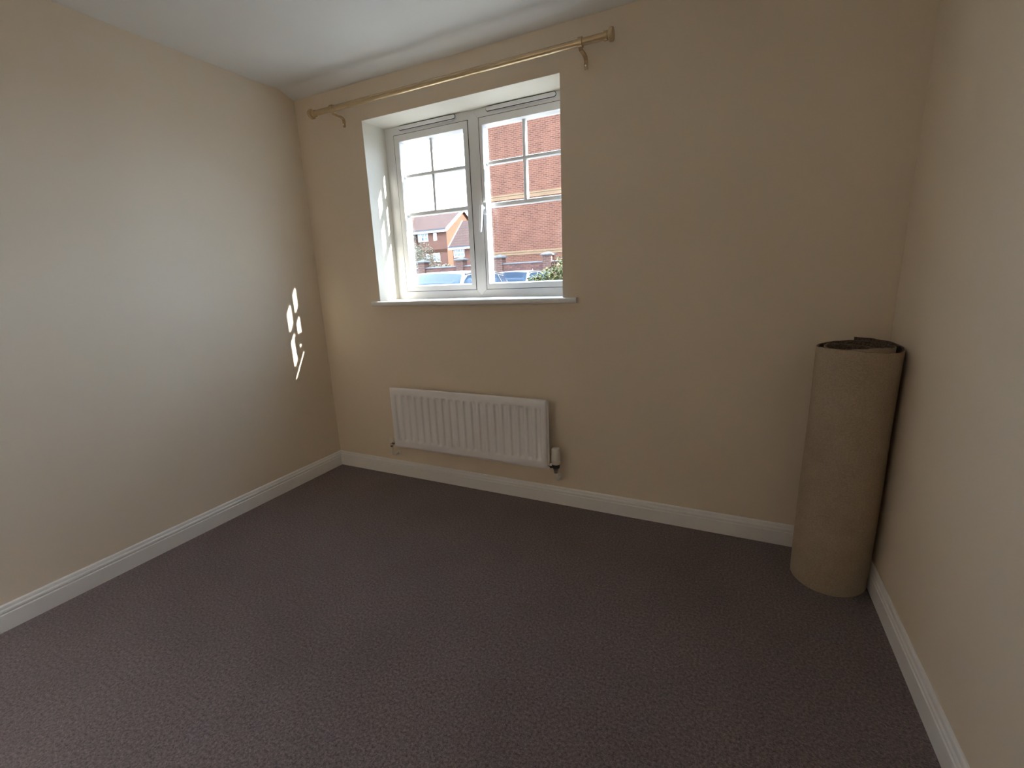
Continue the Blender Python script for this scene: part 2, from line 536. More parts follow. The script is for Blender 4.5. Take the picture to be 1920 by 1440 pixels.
pane_n = 0
for s, (x0, x1, gx0, gx1, vb) in enumerate(((0.5825, 1.0975, 0.617, 1.068, 0.831), (1.1715, 1.6875, 1.190, 1.655, 1.429))):
    z0, z1, gz0, gz1 = 1.206, 2.1265, 1.236, 2.090
    b = MB()
    yf, ybk = 0.187, 0.248
    # outer face with a chamfered bead running back to the glass
    def loop(x0, x1, z0, z1, y):
        return [(x0, y, z0), (x1, y, z0), (x1, y, z1), (x0, y, z1)]
    rings = [loop(x0, x1, z0, z1, ybk), loop(x0, x1, z0, z1, yf), loop(gx0, gx1, gz0, gz1, yf),
             loop(gx0 + 0.003, gx1 - 0.003, gz0 + 0.003, gz1 - 0.003, yf + 0.006),
             loop(gx0 + 0.006, gx1 - 0.006, gz0 + 0.006, gz1 - 0.006, 0.222),
             loop(gx0 + 0.006, gx1 - 0.006, gz0 + 0.006, gz1 - 0.006, 0.240),
             loop(gx0 + 0.002, gx1 - 0.002, gz0 + 0.002, gz1 - 0.002, ybk)]
    vs = [p for r in rings for p in r]
    fs = []
    n = len(rings)
    for i in range(n):
        j = (i + 1) % n
        for k in range(4):
            k2 = (k + 1) % 4
            fs.append((i * 4 + k, i * 4 + k2, j * 4 + k2, j * 4 + k))
    b.add(vs, fs)
    sash = W_(b, 'sash', M['upvc'], win)
    ix0, ix1, iz0, iz1 = gx0 + 0.0055, gx1 - 0.0055, gz0 + 0.0055, gz1 - 0.0055
    hz, tz = 1.897, 1.674

    def bar(name, ax, c, a0, a1, w):
        q = [(c - w, 0.217), (c - w * 0.7, 0.2095), (c + w * 0.7, 0.2095), (c + w, 0.217), (c + w, 0.232), (c + w * 0.45, 0.239), (c - w * 0.45, 0.239), (c - w, 0.232)]
        if ax == 2:      # uprights sit a hair behind the cross bars
            q = [(a, y + (0.0012 if y < 0.22 else -0.0012)) for a, y in q]
        mb = MB()
        if ax == 2:
            mb.prism(q, 2, a0, a1)
        else:
            mb.prism([(y, z) for z, y in q], 0, a0, a1)
        W_(mb, name, M['upvc'], sash)
    bar('glazing_bar', 0, tz, ix0, ix1, 0.0135)
    bar('glazing_bar', 0, hz, ix0, ix1, 0.011)
    bar('glazing_bar', 2, vb, tz, iz1, 0.0115)
    for (a0, a1, c0, c1) in ((ix0, ix1, iz0, tz), (ix0, vb, tz, hz), (vb, ix1, tz, hz), (ix0, vb, hz, iz1), (vb, ix1, hz, iz1)):
        W_(MB().box(a0, a1, 0.229, 0.233, c0, c1), 'pane', M['glass'], sash)
    # trickle vent above each sash
    vx0, vx1 = ((0.624, 1.030), (1.217, 1.630))[s]

    def stadium(x0, x1, z0, z1, n=8):
        r = (z1 - z0) / 2
        c = (z0 + z1) / 2
        pts = [(x1 - r + r * math.cos(t), c + r * math.sin(t)) for t in [(-0.5 + k / n) * math.pi for k in range(n + 1)]]
        pts += [(x0 + r + r * math.cos(t), c + r * math.sin(t)) for t in [(0.5 + k / n) * math.pi for k in range(n + 1)]]
        return pts
    vent = W_(MB().prism(stadium(vx0, vx1, 2.1440, 2.1740), 1, 0.184, REV), 'trickle_vent', M['upvc'], win, bevel=0.002)
    W_(MB().prism(stadium(vx0 + 0.003, vx1 - 0.003, 2.1470, 2.1733), 1, 0.1825, 0.1842), 'vent_slot', M['gasket'], vent)
    W_(MB().prism(stadium(vx0 + 0.006, vx1 - 0.006, 2.1500, 2.1700), 1, 0.177, 0.1827), 'vent_flap', M['upvc'], vent, bevel=0.002)
    if s == 0:
        hx = None
    else:
        hx = 1.190
        h = W_(MB().box(hx - 0.012, hx + 0.014, 0.165, 0.187, 1.622, 1.690), 'handle', M['upvc'], sash, bevel=0.006)
        W_(MB().cyl((hx, 0.162, 1.655), (hx, 0.138, 1.655), 0.010), 'handle_neck', M['upvc'], h, smooth=40)
        W_(MB().tube([(hx, 0.138, 1.668), (hx - 0.001, 0.134, 1.640), (hx - 0.004, 0.132, 1.600), (hx - 0.008, 0.131, 1.560), (hx - 0.012, 0.131, 1.525)],
                     [0.010, 0.0105, 0.009, 0.008, 0.0065], 12), 'handle_lever', M['upvc'], h, smooth=50)
# sill board
b = MB()
b.prism([(REV, 1.133), (0.0005, 1.133), (0.0005, 1.128), (-0.024, 1.128), (-0.030, 1.133), (-0.031, 1.142), (-0.029, 1.150), (-0.024, 1.1555), (REV, 1.1575)], 0, WX0 + 0.0005, WX1 - 0.0005)
b.prism([(0.0, 1.128), (-0.024, 1.128), (-0.030, 1.133), (-0.031, 1.142), (-0.029, 1.150), (-0.024, 1.1555), (0.0, 1.1556)], 0, 0.464, WX0 + 0.0005)
b.prism([(0.0, 1.128), (-0.024, 1.128), (-0.030, 1.133), (-0.031, 1.142), (-0.029, 1.150), (-0.024, 1.1555), (0.0, 1.1556)], 0, WX1 - 0.0005, 1.788)
W_(b, 'window_sill', M['gloss'], win, smooth=50)

# invented doorway and lit hall opposite the window, added to brighten the room
door = tag(empty('door_added', (DX0, YB - 0.06, 0)), 'white panelled door, added out of view, standing open into the invented hall', 'door', kind='structure')
b = MB()
b.box(DX0, DX0 + 0.03, YB - 0.13, YB + 0.01, 0, DZ)
b.box(DX1 - 0.03, DX1, YB - 0.13, YB + 0.01, 0, DZ)
b.box(DX0 + 0.03, DX1 - 0.03, YB - 0.13, YB + 0.01, DZ - 0.03, DZ)
W_(b, 'door_frame', M['gloss'], door)
leaf = W_(MB().box(DX0 - 0.005, DX0 + 0.035, YB - 0.88, YB - 0.135, 0.008, DZ - 0.035), 'door_leaf', M['gloss'], door, bevel=0.003)
for z0, z1 in ((0.18, 0.85), (1.05, 1.85)):
    W_(MB().box(DX0 + 0.033, DX0 + 0.041, YB - 0.78, YB - 0.24, z0, z1), 'door_panel', M['gloss'], leaf, bevel=0.006)
W_(MB().tube([(DX0 + 0.034, YB - 0.82, 1.0), (DX0 + 0.075, YB - 0.82, 1.0), (DX0 + 0.08, YB - 0.81, 1.0), (DX0 + 0.08, YB - 0.71, 1.0)], 0.009, 10), 'door_handle', M['chrome'], leaf, smooth=50)
HX0, HX1, HY = -0.1, 1.9, -4.7  # hall added out of view, its walls bounce the fill light
b = MB()
b.box(HX0 - 0.1, HX0, HY - 0.1, YB - 0.12, -0.06, H + 0.1)
b.box(HX1, HX1 + 0.1, HY - 0.1, YB - 0.12, -0.06, H + 0.1)
b.box(HX0, HX1, HY - 0.1, HY, -0.06, H + 0.1)
tag(b.build('wall_added_hall', M['wall']), 'magnolia walls of the unseen hall added to bounce fill light', 'wall', kind='structure')
tag(MB().box(HX0, HX1, HY, YB, -0.06, -0.002).build('floor_added_hall', M['carpet']), 'mauve brown carpet of the unseen added hall', 'floor', kind='structure')
tag(MB().box(HX0, HX1, HY, YB - 0.12, H, H + 0.1).build('ceiling_added_hall', M['ceiling']), 'white ceiling of the added hall above the fill lamp', 'ceiling', kind='structure')
fill_lamp = tag(empty('added_fill_lamp', (0.75, YB - 0.42, H)), 'round flush fill lamp added on the unseen hall ceiling', 'lamp')  # lamp added out of view to lift the dark walls
W_(MB().lathe([(0.15, 0), (0.15, 0.02), (0.135, 0.03)], (0.75, YB - 0.42, H), (0.75, YB - 0.42, 0), 28), 'base', M['gloss'], fill_lamp, smooth=40)
W_(MB().lathe([(0.135, 0.03), (0.13, 0.045), (0.09, 0.06), (0.03, 0.066)], (0.75, YB - 0.42, H), (0.75, YB - 0.42, 0), 28), 'fill_diffuser', M['fill_glow'], fill_lamp, smooth=60)

# ------------------------------------------------------------------ curtain pole
pole = tag(empty('curtain_pole', (1.09, -0.085, 2.235)), 'satin gold curtain pole with capped ends fixed above the window', 'curtain pole')
PY, PZ = -0.085, 2.236
W_(MB().cyl((0.235, PY, PZ), (1.955, PY, PZ), 0.0145, 24), 'rod', M['pole'], pole, smooth=40)
for x, d in ((0.235, -1), (1.955, 1)):
    pr = [(0.0145, -0.016), (0.0185, -0.016), (0.0185, -0.003), (0.0160, -0.002), (0.0160, 0.004), (0.0235, 0.005), (0.0262, 0.0075), (0.0262, 0.021), (0.0240, 0.0235), (0.0100, 0.0238)]
    W_(MB().lathe(pr, (x, PY, PZ), (x + d, PY, PZ), 28), 'finial', M['pole'], pole, smooth=35)
for x in (0.383, 1.836):
    br = W_(MB().lathe([(0.0146, -0.009), (0.0205, -0.009), (0.0205, 0.009), (0.0146, 0.009)], (x, PY, PZ), (x + 1, PY, PZ), 28), 'bracket', M['pole'], pole, smooth=35)
    b = MB()
    pts = [(PY, PZ - 0.019), (PY + 0.006, PZ - 0.026), (PY + 0.055, PZ - 0.026), (PY + 0.074, PZ - 0.030), (PY + 0.081, PZ - 0.040), (PY + 0.081, PZ - 0.075)]
    for (y0, z0), (y1, z1) in zip(pts[:-1], pts[1:]):
        d = Vector((0, y1 - y0, z1 - z0)).normalized()
        nrm = Vector((0, -d.z, d.y)) * 0.003
        ps = [Vector((0, y0, z0)) + nrm, Vector((0, y1, z1)) + nrm, Vector((0, y1, z1)) - nrm, Vector((0, y0, z0)) - nrm]
        b.prism([(p.y, p.z) for p in ps], 0, x - 0.008, x + 0.008)
    W_(b, 'bracket_arm', M['pole'], br)
    W_(MB().cyl((x, PY + 0.078, PZ - 0.062), (x, PY + 0.0745, PZ - 0.062), 0.004, 10), 'screw', M['chrome'], br, smooth=40)

# ------------------------------------------------------------------ radiator
RX0, RX1, RZ0, RZ1 = 0.583, 1.634, 0.240, 0.627
rad = tag(empty('radiator', (1.108, -0.06, RZ0)), 'white ribbed panel radiator on the wall under the window', 'radiator')
YF = -0.086
NCH = 20
CX0, CX1 = RX0 + 0.026, RX1 - 0.022
pitch = (CX1 - CX0) / NCH
xs = [RX0, RX0 + 0.003, RX0 + 0.008]
dx = [0.006, 0.0015, 0.0]
for k in range(NCH):
    c = CX0 + (k + 0.5) * pitch
    for t, dd in ((-0.40, 0), (-0.33, 0.08), (-0.26, 0.45), (-0.19, 0.9), (-0.12, 1), (0.12, 1), (0.19, 0.9), (0.26, 0.45), (0.33, 0.08), (0.40, 0)):
        xs.append(c + t * pitch)
        dx.append(-dd)
xs += [RX1 - 0.008, RX1 - 0.003, RX1]
dx += [0.0, 0.0015, 0.006]
zs = [RZ0, RZ0 + 0.003, RZ0 + 0.008, RZ0 + 0.036, RZ0 + 0.041, RZ0 + 0.047, RZ0 + 0.053, RZ0 + 0.058,
      RZ1 - 0.060, RZ1 - 0.055, RZ1 - 0.049, RZ1 - 0.043, RZ1 - 0.038, RZ1 - 0.008, RZ1 - 0.003, RZ1]
wz = [0, 0, 0, 0, 0.12, 0.5, 0.88, 1, 1, 0.88, 0.5, 0.12, 0, 0, 0, 0]
ez = [0.006, 0.0015, 0, 0, 0, 0, 0, 0, 0, 0, 0, 0, 0, 0, 0.0015, 0.006]
b = MB()
nx, nz = len(xs), len(zs)
vs = []
for j in range(nz):
    for i in range(nx):
        y = YF + max(dx[i], 0) + ez[j] + (0.0115 * -dx[i] * wz[j] if dx[i] < 0 else 0)
        vs.append((xs[i], y, zs[j]))
fs = [(j * nx + i, j * nx + i + 1, (j + 1) * nx + i + 1, (j + 1) * nx + i) for j in range(nz - 1) for i in range(nx - 1)]
n0 = len(vs)
yb = YF + 0.016
border = [i for i in range(nx)] + [j * nx + nx - 1 for j in range(1, nz)] + [(nz - 1) * nx + i for i in range(nx - 2, -1, -1)] + [j * nx for j in range(nz - 2, 0, -1)]
for i in border:
    vs.append((vs[i][0], yb, vs[i][2]))
m_ = len(border)
for k in range(m_):
    k2 = (k + 1) % m_
    fs.append((border[k], border[k2], n0 + k2, n0 + k))
b.add(vs, fs)
W_(b, 'front_panel', M['radiator'], rad, smooth=55)
W_(MB().box(RX0 + 0.001, RX1 + 0.009, -0.070, -0.066, RZ0 - 0.009, RZ1 - 0.006), 'seam_flange', M['radiator'], rad, bevel=0.0015)
W_(MB().box(RX0 + 0.004, RX1 + 0.004, -0.066, -0.056, RZ0 - 0.002, RZ1 - 0.010), 'back_panel', M['radiator'], rad, bevel=0.003)
b = MB()
for k in range(36):
    x = RX0 + 0.03 + k * (RX1 - RX0 - 0.06) / 35
    b.box(x - 0.0008, x + 0.0008, -0.056, -0.032, RZ0 + 0.05, RZ1 - 0.06)
tag(W_(b, 'convector_fins', M['radiator'], rad), 'thin folded fins behind the panel', kind='stuff')
for x in (RX0 + 0.15, RX1 - 0.15):
    W_(MB().box(x - 0.02, x + 0.02, -0.034, -0.0005, RZ0 + 0.03, RZ1 - 0.05), 'wall_bracket', M['radiator'], rad, bevel=0.002)

# thermostatic valve on the right
vx, vy = 1.678, -0.062
v = W_(MB().lathe([(0.0115, 0), (0.013, 0.003), (0.013, 0.012), (0.0155, 0.014), (0.0155, 0.022), (0.013, 0.024), (0.013, 0.032)], (vx, vy, 0.213), (vx, vy, 1), 20), 'thermostatic_valve', M['chrome'], rad, smooth=35)
W_(MB().cyl((vx, vy, 0.243), (vx, vy, 0.266), 0.020, 20, 0.0215), 'collar', M['black'], v, smooth=40)
W_(MB().lathe([(0.0225, 0), (0.0245, 0.004), (0.0245, 0.024), (0.0235, 0.026), (0.0245, 0.028), (0.0240, 0.082), (0.021, 0.090), (0.010, 0.094)], (vx, vy, 0.266), (vx, vy, 1), 24), 'valve_head', M['cream'], v, smooth=40)
W_(MB().lathe([(0.0095, 0), (0.0095, 0.012), (0.0150, 0.012), (0.0150, 0.024), (0.010, 0.026), (0.010, 0.040)], (vx - 0.008, vy, 0.252), (vx - 1, vy, 0.252), 6), 'union_nut', M['chrome'], v)
W_(MB().tube([(vx, vy, 0.216), (vx, vy, 0.190), (vx, vy + 0.003, 0.177), (vx, vy + 0.012, 0.169), (vx, vy + 0.025, 0.166), (vx, -0.002, 0.166)], 0.0078, 14), 'tail_pipe', M['cream'], v, smooth=60)
W_(MB().lathe([(0.0085, 0), (0.020, 0), (0.0215, 0.002), (0.0215, 0.004), (0.012, 0.008), (0.0085, 0.009)], (vx, -0.001, 0.166), (vx, -1, 0.166), 24), 'pipe_rose', M['cream'], v, smooth=40)
# lockshield valve on the left
lx, ly = 0.540, -0.062
v = W_(MB().lathe([(0.0105, 0), (0.0125, 0.003), (0.0125, 0.014), (0.0105, 0.018), (0.0105, 0.026)], (lx, ly, 0.222), (lx, ly, 1), 18), 'lockshield_valve', M['chrome'], rad, smooth=35)
W_(MB().lathe([(0.012, 0), (0.0125, 0.003), (0.0115, 0.030), (0.008, 0.034)], (lx, ly, 0.248), (lx, ly, 1), 18), 'valve_cap', M['cream'], v, smooth=40)
W_(MB().lathe([(0.009, 0), (0.009, 0.008), (0.0145, 0.008), (0.0145, 0.020), (0.010, 0.022), (0.010, 0.040)], (lx + 0.006, ly, 0.252), (lx + 1, ly, 0.252), 6), 'union_nut', M['chrome'], v)
W_(MB().tube([(lx, ly, 0.226), (lx, ly, 0.185), (lx, ly + 0.003, 0.170), (lx, ly + 0.012, 0.161), (lx, ly + 0.025, 0.158), (lx, -0.002, 0.158)], 0.0075, 14), 'tail_pipe', M['cream'], v, smooth=60)
W_(MB().lathe([(0.0085, 0), (0.018, 0), (0.0195, 0.002), (0.0195, 0.004), (0.012, 0.008), (0.0085, 0.009)], (lx, -0.001, 0.158), (lx, -1, 0.158), 24), 'pipe_rose', M['cream'], v, smooth=40)

# ------------------------------------------------------------------ standing roll of carpet
roll = tag(empty('carpet_roll', (2.915, -0.198, 0)), 'upright roll of beige-backed carpet standing in the corner on the floor', 'carpet roll')


def roll_ribbon(r_off, th, material, name, inward):
    turns = 3.1
    n = int(turns * 72)
    b = MB()
    nzz = 14
    vs, fs = [], []
    rnd = random.Random(11)
    fray = [rnd.uniform(-0.0006, 0.0006) for _ in range(n + 1)]
    for i in range(n + 1):
        t = i / 72.0                       # turns from the outer end
        ang = math.radians(84) - t * 2 * math.pi     # starts at the back, runs clockwise seen from above
        r = 0.1395 - 0.0145 * t
        if t > 0.8:
            r -= 0.011 * min(1, (t - 0.8) / 0.30)
        if t < 0.16:
            r += 0.012 * ((0.16 - t) / 0.16) ** 2   # free flap springs away
        wob = 0.0025 * math.sin(3 * ang + 0.6)
        r += wob
        ztop = 0.958 + 0.004 * math.sin(2.3 * ang) + 0.0120 * min(t, 1.1) + fray[i] + 0.0009 * math.sin(ang * 13)
        if t < 0.24:
            ztop += 0.026 * (0.24 - t) / 0.24
        if t > 1.4:
            ztop -= 0.02 * (t - 1.4)
        lean = 0.006
        for j in range(nzz + 1):
            z = 0.0005 + (ztop - 0.0005) * j / nzz
            rr = r + 0.0016 * math.sin(7 * z + 2 * ang)
            for ro in (r_off, r_off - th):
                vs.append((2.915 + lean * z + (rr + ro) * math.cos(ang), -0.198 + (rr + ro) * math.sin(ang), z))
    row = (nzz + 1) * 2
    for i in range(n):
        for j in range(nzz):
            for s in (0, 1):
                a = i * row + j * 2 + s
                fs.append((a, a + row, a + row + 2, a + 2))
        a = i * row + nzz * 2
        fs.append((a, a + row, a + row + 1, a + 1))
        a = i * row
        fs.append((a, a + 1, a + row + 1, a + row))
    for i in (0, n):
        for j in range(nzz):
            a = i * row + j * 2
            fs.append((a, a + 1, a + 3, a + 2))
    b.add(vs, fs)
    return W_(b, name, material, roll, smooth=50)


roll_ribbon(0.0, 0.0028, M['backing'], 'backing', False)
roll_ribbon(-0.0028, 0.0062, M['pile'], 'pile', True)

# ------------------------------------------------------------------ outdoors
GZ = -0.06
tag(MB().box(-90, 60, -60, 110, GZ - 0.2, GZ).build('ground', M['asphalt']), 'grey asphalt parking area outside the window', 'ground', kind='structure')

# large brick building facing the window
YBRK = 17.33
bld = tag(empty('brick_building', (-2.0, YBRK, GZ)), 'large red brick building with two buff brick bands beyond the garden wall', 'building')
BX0, BX1 = -8.55, 6.0
W_(MB().box(BX0, BX1, YBRK, YBRK + 8, GZ, 9.0), 'wall', M['brick'], bld)
for z0, z1 in ((2.285, 2.455), (4.69, 4.905)):
    W_(MB().box(BX0 - 0.02, BX1, YBRK - 0.025, YBRK + 0.1, z0, z1), 'band', M['buff'], bld)
    W_(MB().box(BX0 - 0.03, BX1, YBRK - 0.045, YBRK + 0.1, z1 - 0.06, z1 + 0.004), 'band_lip', M['buff'], bld)
W_(MB().prism([(YBRK - 0.4, 8.95), (YBRK + 8.4, 8.95), (YBRK + 4, 12.2)], 0, BX0 - 0.3, BX1 + 0.3), 'roof', M['roof'], bld)
W_(MB().box(BX0 - 0.3, BX1 + 0.3, YBRK - 0.5, YBRK - 0.38, 8.85, 9.0), 'gutter', M['gutter'], bld)

# garden wall with capped piers
YG = 14.22
gw = tag(empty('garden_wall', (-6, YG, GZ)), 'low dusky brick boundary wall with stone-capped piers', 'wall')
GX0, GX1, GT = -16.0, 1.5, 1.80
W_(MB().box(GX0, GX1, YG + 0.006, YG + 0.2, GZ, GT), 'wall_core', M['brick_garden'], gw)
W_(MB().prism([(YG - 0.03, GT), (YG + 0.236, GT), (YG + 0.236, GT + 0.03), (YG + 0.10, GT + 0.065), (YG - 0.03, GT + 0.03)], 0, GX0, GX1), 'coping', M['stone'], gw)
bm_a = None
bricks = []
for row in range(9):
    z = GT - 0.075 * (row + 1) + 0.005
    x = -9.0 + (0.1125 if row % 2 else 0)
    while x < -3.3:
        m = M['garden_brick_a'] if random.random() < 0.6 else M['garden_brick_b']
        key = 0 if m is M['garden_brick_a'] else 1
        bricks.append((x, z, key))
        x += 0.225
protos = {}
for x, z, key in bricks:
    if key not in protos:
        o = W_(MB().box(0, 0.215, 0, 0.05, 0, 0.065), 'brick', M['garden_brick_b' if key else 'garden_brick_a'], gw, bevel=0)
        protos[key] = o
    else:
        o = protos[key].copy()
        col.objects.link(o)
        o.parent = gw
    o.location = Vector((x, YG - 0.001 - random.random() * 0.004, z)) - gw.location
for px in (at(1026, 474, 1, YG).x, at(935, 480, 1, YG).x, at(862, 484, 1, YG).x, at(862, 484, 1, YG).x - 1.9, at(862, 484, 1, YG).x - 3.8, at(1026, 474, 1, YG).x + 2.0):
    p = W_(MB().box(px - 0.17, px + 0.17, YG - 0.07, YG + 0.28, GZ, 2.055), 'pier', M['brick_garden'], gw)
    cx, cy = px, YG + 0.105
    b = MB()
    b.box(cx - 0.235, cx + 0.235, cy - 0.235, cy + 0.235, 2.055, 2.10)
    b.add([(cx - 0.235, cy - 0.235, 2.10), (cx + 0.235, cy - 0.235, 2.10), (cx + 0.235, cy + 0.235, 2.10), (cx - 0.235, cy + 0.235, 2.10), (cx, cy, 2.20)],
          [(0, 1, 4), (1, 2, 4), (2, 3, 4), (3, 0, 4), (3, 2, 1, 0)])
    W_(b, 'pier_cap', M['stone'], p)


def house_window(parent, x0, x1, z0, z1, y, cols, lights=2, glass='far_glass'):
    fw = 0.055
    b = MB()
    b.box(x0, x1, y - 0.05, y + 0.02, z0 - 0.04, z0 + fw)
    b.box(x0, x1, y - 0.05, y + 0.02, z1 - fw, z1)
    for k in range(cols + 1):
        x = x0 + (x1 - x0) * k / cols
        a0 = max(x0, x - fw * 0.75)
        a1 = min(x1, x + fw * 0.75)
        b.box(a0, a1, y - 0.05, y + 0.02, z0, z1)
    w = W_(b, 'window', M['fascia'], parent)
    for k in range(cols):
        a0 = x0 + (x1 - x0) * k / cols + fw * 0.6
        a1 = x0 + (x1 - x0) * (k + 1) / cols - fw * 0.6
        g = glass[k] if isinstance(glass, (list, tuple)) else glass
        W_(MB().box(a0, a1, y - 0.02, y, z0 + fw * 0.8, z1 - fw * 0.8), 'pane', M[g], w)
        if lights > 1 and g == 'far_glass':
            zm = z0 + (z1 - z0) * 0.5
            xm = (a0 + a1) / 2
            W_(MB().box(a0, a1, y - 0.04, y, zm - 0.02, zm + 0.02), 'glazing_bar', M['fascia'], w)
            W_(MB().box(xm - 0.015, xm + 0.015, y - 0.04, y, zm, z1 - fw), 'glazing_bar', M['fascia'], w)
    return w


def gabled_house(name, label, x0, x1, y0, depth, eaves, ridge, gable_mat):
    h = tag(empty(name, ((x0 + x1) / 2, y0, GZ)), label, 'house')
    yr = y0 + depth / 2
    b = MB()
    b.box(x0, x1 - 0.02, y0, y0 + depth, GZ, eaves)
    W_(b, 'wall', M['brick_house'], h)
    W_(MB().prism([(y0 + 0.001, GZ), (y0 + depth, GZ), (y0 + depth, eaves), (yr, ridge), (y0 + 0.001, eaves)], 0, x1 - 0.25, x1), 'gable', M[gable_mat], h)
    t = 0.16
    ov = 0.35
    sl = (ridge - eaves) / (depth / 2)
    zo = eaves - ov * sl
    for s in (-1, 1):
        ya = y0 - ov if s < 0 else y0 + depth + ov
        W_(MB().prism([(ya, zo), (yr, ridge), (yr, ridge + t), (ya, zo + t)], 0, x0 - 0.3, x1 + 0.22), 'roof_slope', M['roof'], h)
        W_(MB().prism([(ya, zo - 0.16), (yr, ridge - 0.16), (yr, ridge + t + 0.02), (ya, zo + t + 0.02)], 0, x1 + 0.22, x1 + 0.26), 'bargeboard', M['fascia'], h)
    W_(MB().box(x0 - 0.2, x1 + 0.2, y0 - ov - 0.03, y0 - ov + 0.02, zo - 0.17, zo + 0.02), 'fascia', M['fascia'], h)
    W_(MB().box(x0 - 0.3, x1 + 0.2, y0 - ov - 0.13, y0 - ov - 0.03, zo + 0.02, zo + 0.12), 'gutter', M['gutter'], h)
    W_(MB().box(x0 - 0.3, x1 + 0.2, yr - 0.12, yr + 0.12, ridge + t - 0.04, ridge + t + 0.05), 'ridge', M['roof'], h)
    return h


# far two-storey house with the sunlit gable
YH = 37.15
XG = at(837, 440, 1, YH).x
eav = at(835, 432, 1, YH).z + 0.25
apex = at(866, 393, 0, XG)
dep = (apex.y - YH) * 2
hs = gabled_house('two_storey_house', 'two-storey brick house with sunlit orange gable and white bargeboards', -33.0, XG, YH, dep, eav, apex.z, 'brick_gable')


def rect(u0, v0, u1, v1, y):
    a, c = at(u0, v0, 1, y), at(u1, v1, 1, y)
    return min(a.x, c.x), max(a.x, c.x), min(a.z, c.z), max(a.z, c.z)


x0, x1, z0, z1 = rect(783.5, 439, 803.5, 452, YH)
house_window(hs, x0, x1, z0, z1, YH, 3, 2, ['net', 'far_glass', 'far_glass'])
x0, x1, z0, z1 = rect(812.5, 437, 819.8, 450, YH)
house_window(hs, x0, x1, z0, z1, YH, 1, 1, 'net')
x0, x1, z0, z1 = rect(812.5, 475, 826, 489.5, YH)
house_window(hs, x0, x1, z0, z1, YH, 2, 2)
x0, x1, z0, z1 = rect(799, 477, 806, 485, YH)
house_window(hs, x0, x1, z0, z1, YH, 1, 1, 'net')
zb = at(815, 471, 1, YH).z
W_(MB().box(-33, XG + 0.02, YH - 0.04, YH + 0.05, zb - 0.12, zb + 0.14), 'band', M['brick_gable'], hs)
# projecting wing on its left with its own bargeboard
YW = YH - 0.6
XWr = at(775, 447, 1, YW).x
wz = at(779, 445, 1, YW).z
W_(MB().prism([(XWr - 5.2, GZ), (XWr, GZ), (XWr, wz), (XWr - 2.6, wz + 3.0), (XWr - 5.2, wz)], 1, YW, YH + 0.5), 'wing_wall', M['brick_house'], hs)
for s in (-1, 1):
    xe, xc = XWr - 2.6 + s * 2.75, XWr - 2.6
    ze = wz + 3.0 - 3.0 * 2.75 / 2.6
    W_(MB().prism([(xe, ze), (xc, wz + 3.0), (xc, wz + 3.16), (xe, ze + 0.16)], 1, YW - 0.25, YH + 3.0), 'wing_roof', M['roof'], hs)
    W_(MB().prism([(xe, ze - 0.22), (xc, wz + 2.8), (xc, wz + 3.2), (xe, ze + 0.18)], 1, YW - 0.31, YW - 0.25), 'wing_bargeboard', M['fascia'], hs)

# lower brick house beside it
Y2 = 33.37
X2 = at(844, 464, 1, Y2).x
e2 = at(860, 463, 1, Y2).z + 0.2
h2 = tag(empty('low_house', (X2 + 4, Y2, GZ)), 'lower brick house with tiled roof and a three-pane white window', 'house')
d2 = 4.6
W_(MB().box(X2 + 0.25, X2 + 9, Y2, Y2 + d2, GZ, e2), 'wall', M['brick_house'], h2)
r2z = e2 + 2.1
ov = 0.3
sl = 2.1 / (d2 / 2)
W_(MB().prism([(Y2 + 0.002, e2), (Y2 + d2 / 2, r2z), (Y2 + d2, e2)], 0, X2 + 0.25, X2 + 0.5), 'gable', M['brick_house'], h2)
for s in (-1, 1):
    ya = Y2 - ov if s < 0 else Y2 + d2 + ov
    zo = e2 - ov * sl
    W_(MB().prism([(ya, zo), (Y2 + d2 / 2, r2z), (Y2 + d2 / 2, r2z + 0.14), (ya, zo + 0.14)], 0, X2 + 0.05, X2 + 9.3), 'roof_slope', M['roof'], h2)
    W_(MB().prism([(ya, zo - 0.12), (Y2 + d2 / 2, r2z - 0.12), (Y2 + d2 / 2, r2z + 0.16), (ya, zo + 0.16)], 0, X2, X2 + 0.05), 'bargeboard', M['fascia'], h2)
W_(MB().box(X2, X2 + 9.2, Y2 - ov - 0.03, Y2 - ov + 0.02, e2 - ov * sl - 0.14, e2 - ov * sl + 0.02), 'fascia', M['fascia'], h2)
W_(MB().box(X2, X2 + 9.2, Y2 - ov - 0.12, Y2 - ov - 0.03, e2 - ov * sl + 0.02, e2 - ov * sl + 0.11), 'gutter', M['gutter'], h2)
x0, x1, z0, z1 = rect(851, 467.5, 871.5, 481, Y2)
house_window(h2, x0, x1, z0, z1, Y2, 3, 2)


# parked cars
def loft(stations, close=True):
    n = len(stations[0])
    b = MB()
    vs = [p for s in stations for p in s]
    fs = []
    for i in range(len(stations) - 1):
        for k in range(n - (0 if close else 1)):
            k2 = (k + 1) % n
            fs.append((i * n + k, i * n + k2, (i + 1) * n + k2, (i + 1) * n + k))
    fs.append(tuple(range(n))[::-1])
    fs.append(tuple(range((len(stations) - 1) * n, len(stations) * n)))
    return b.add(vs, fs)


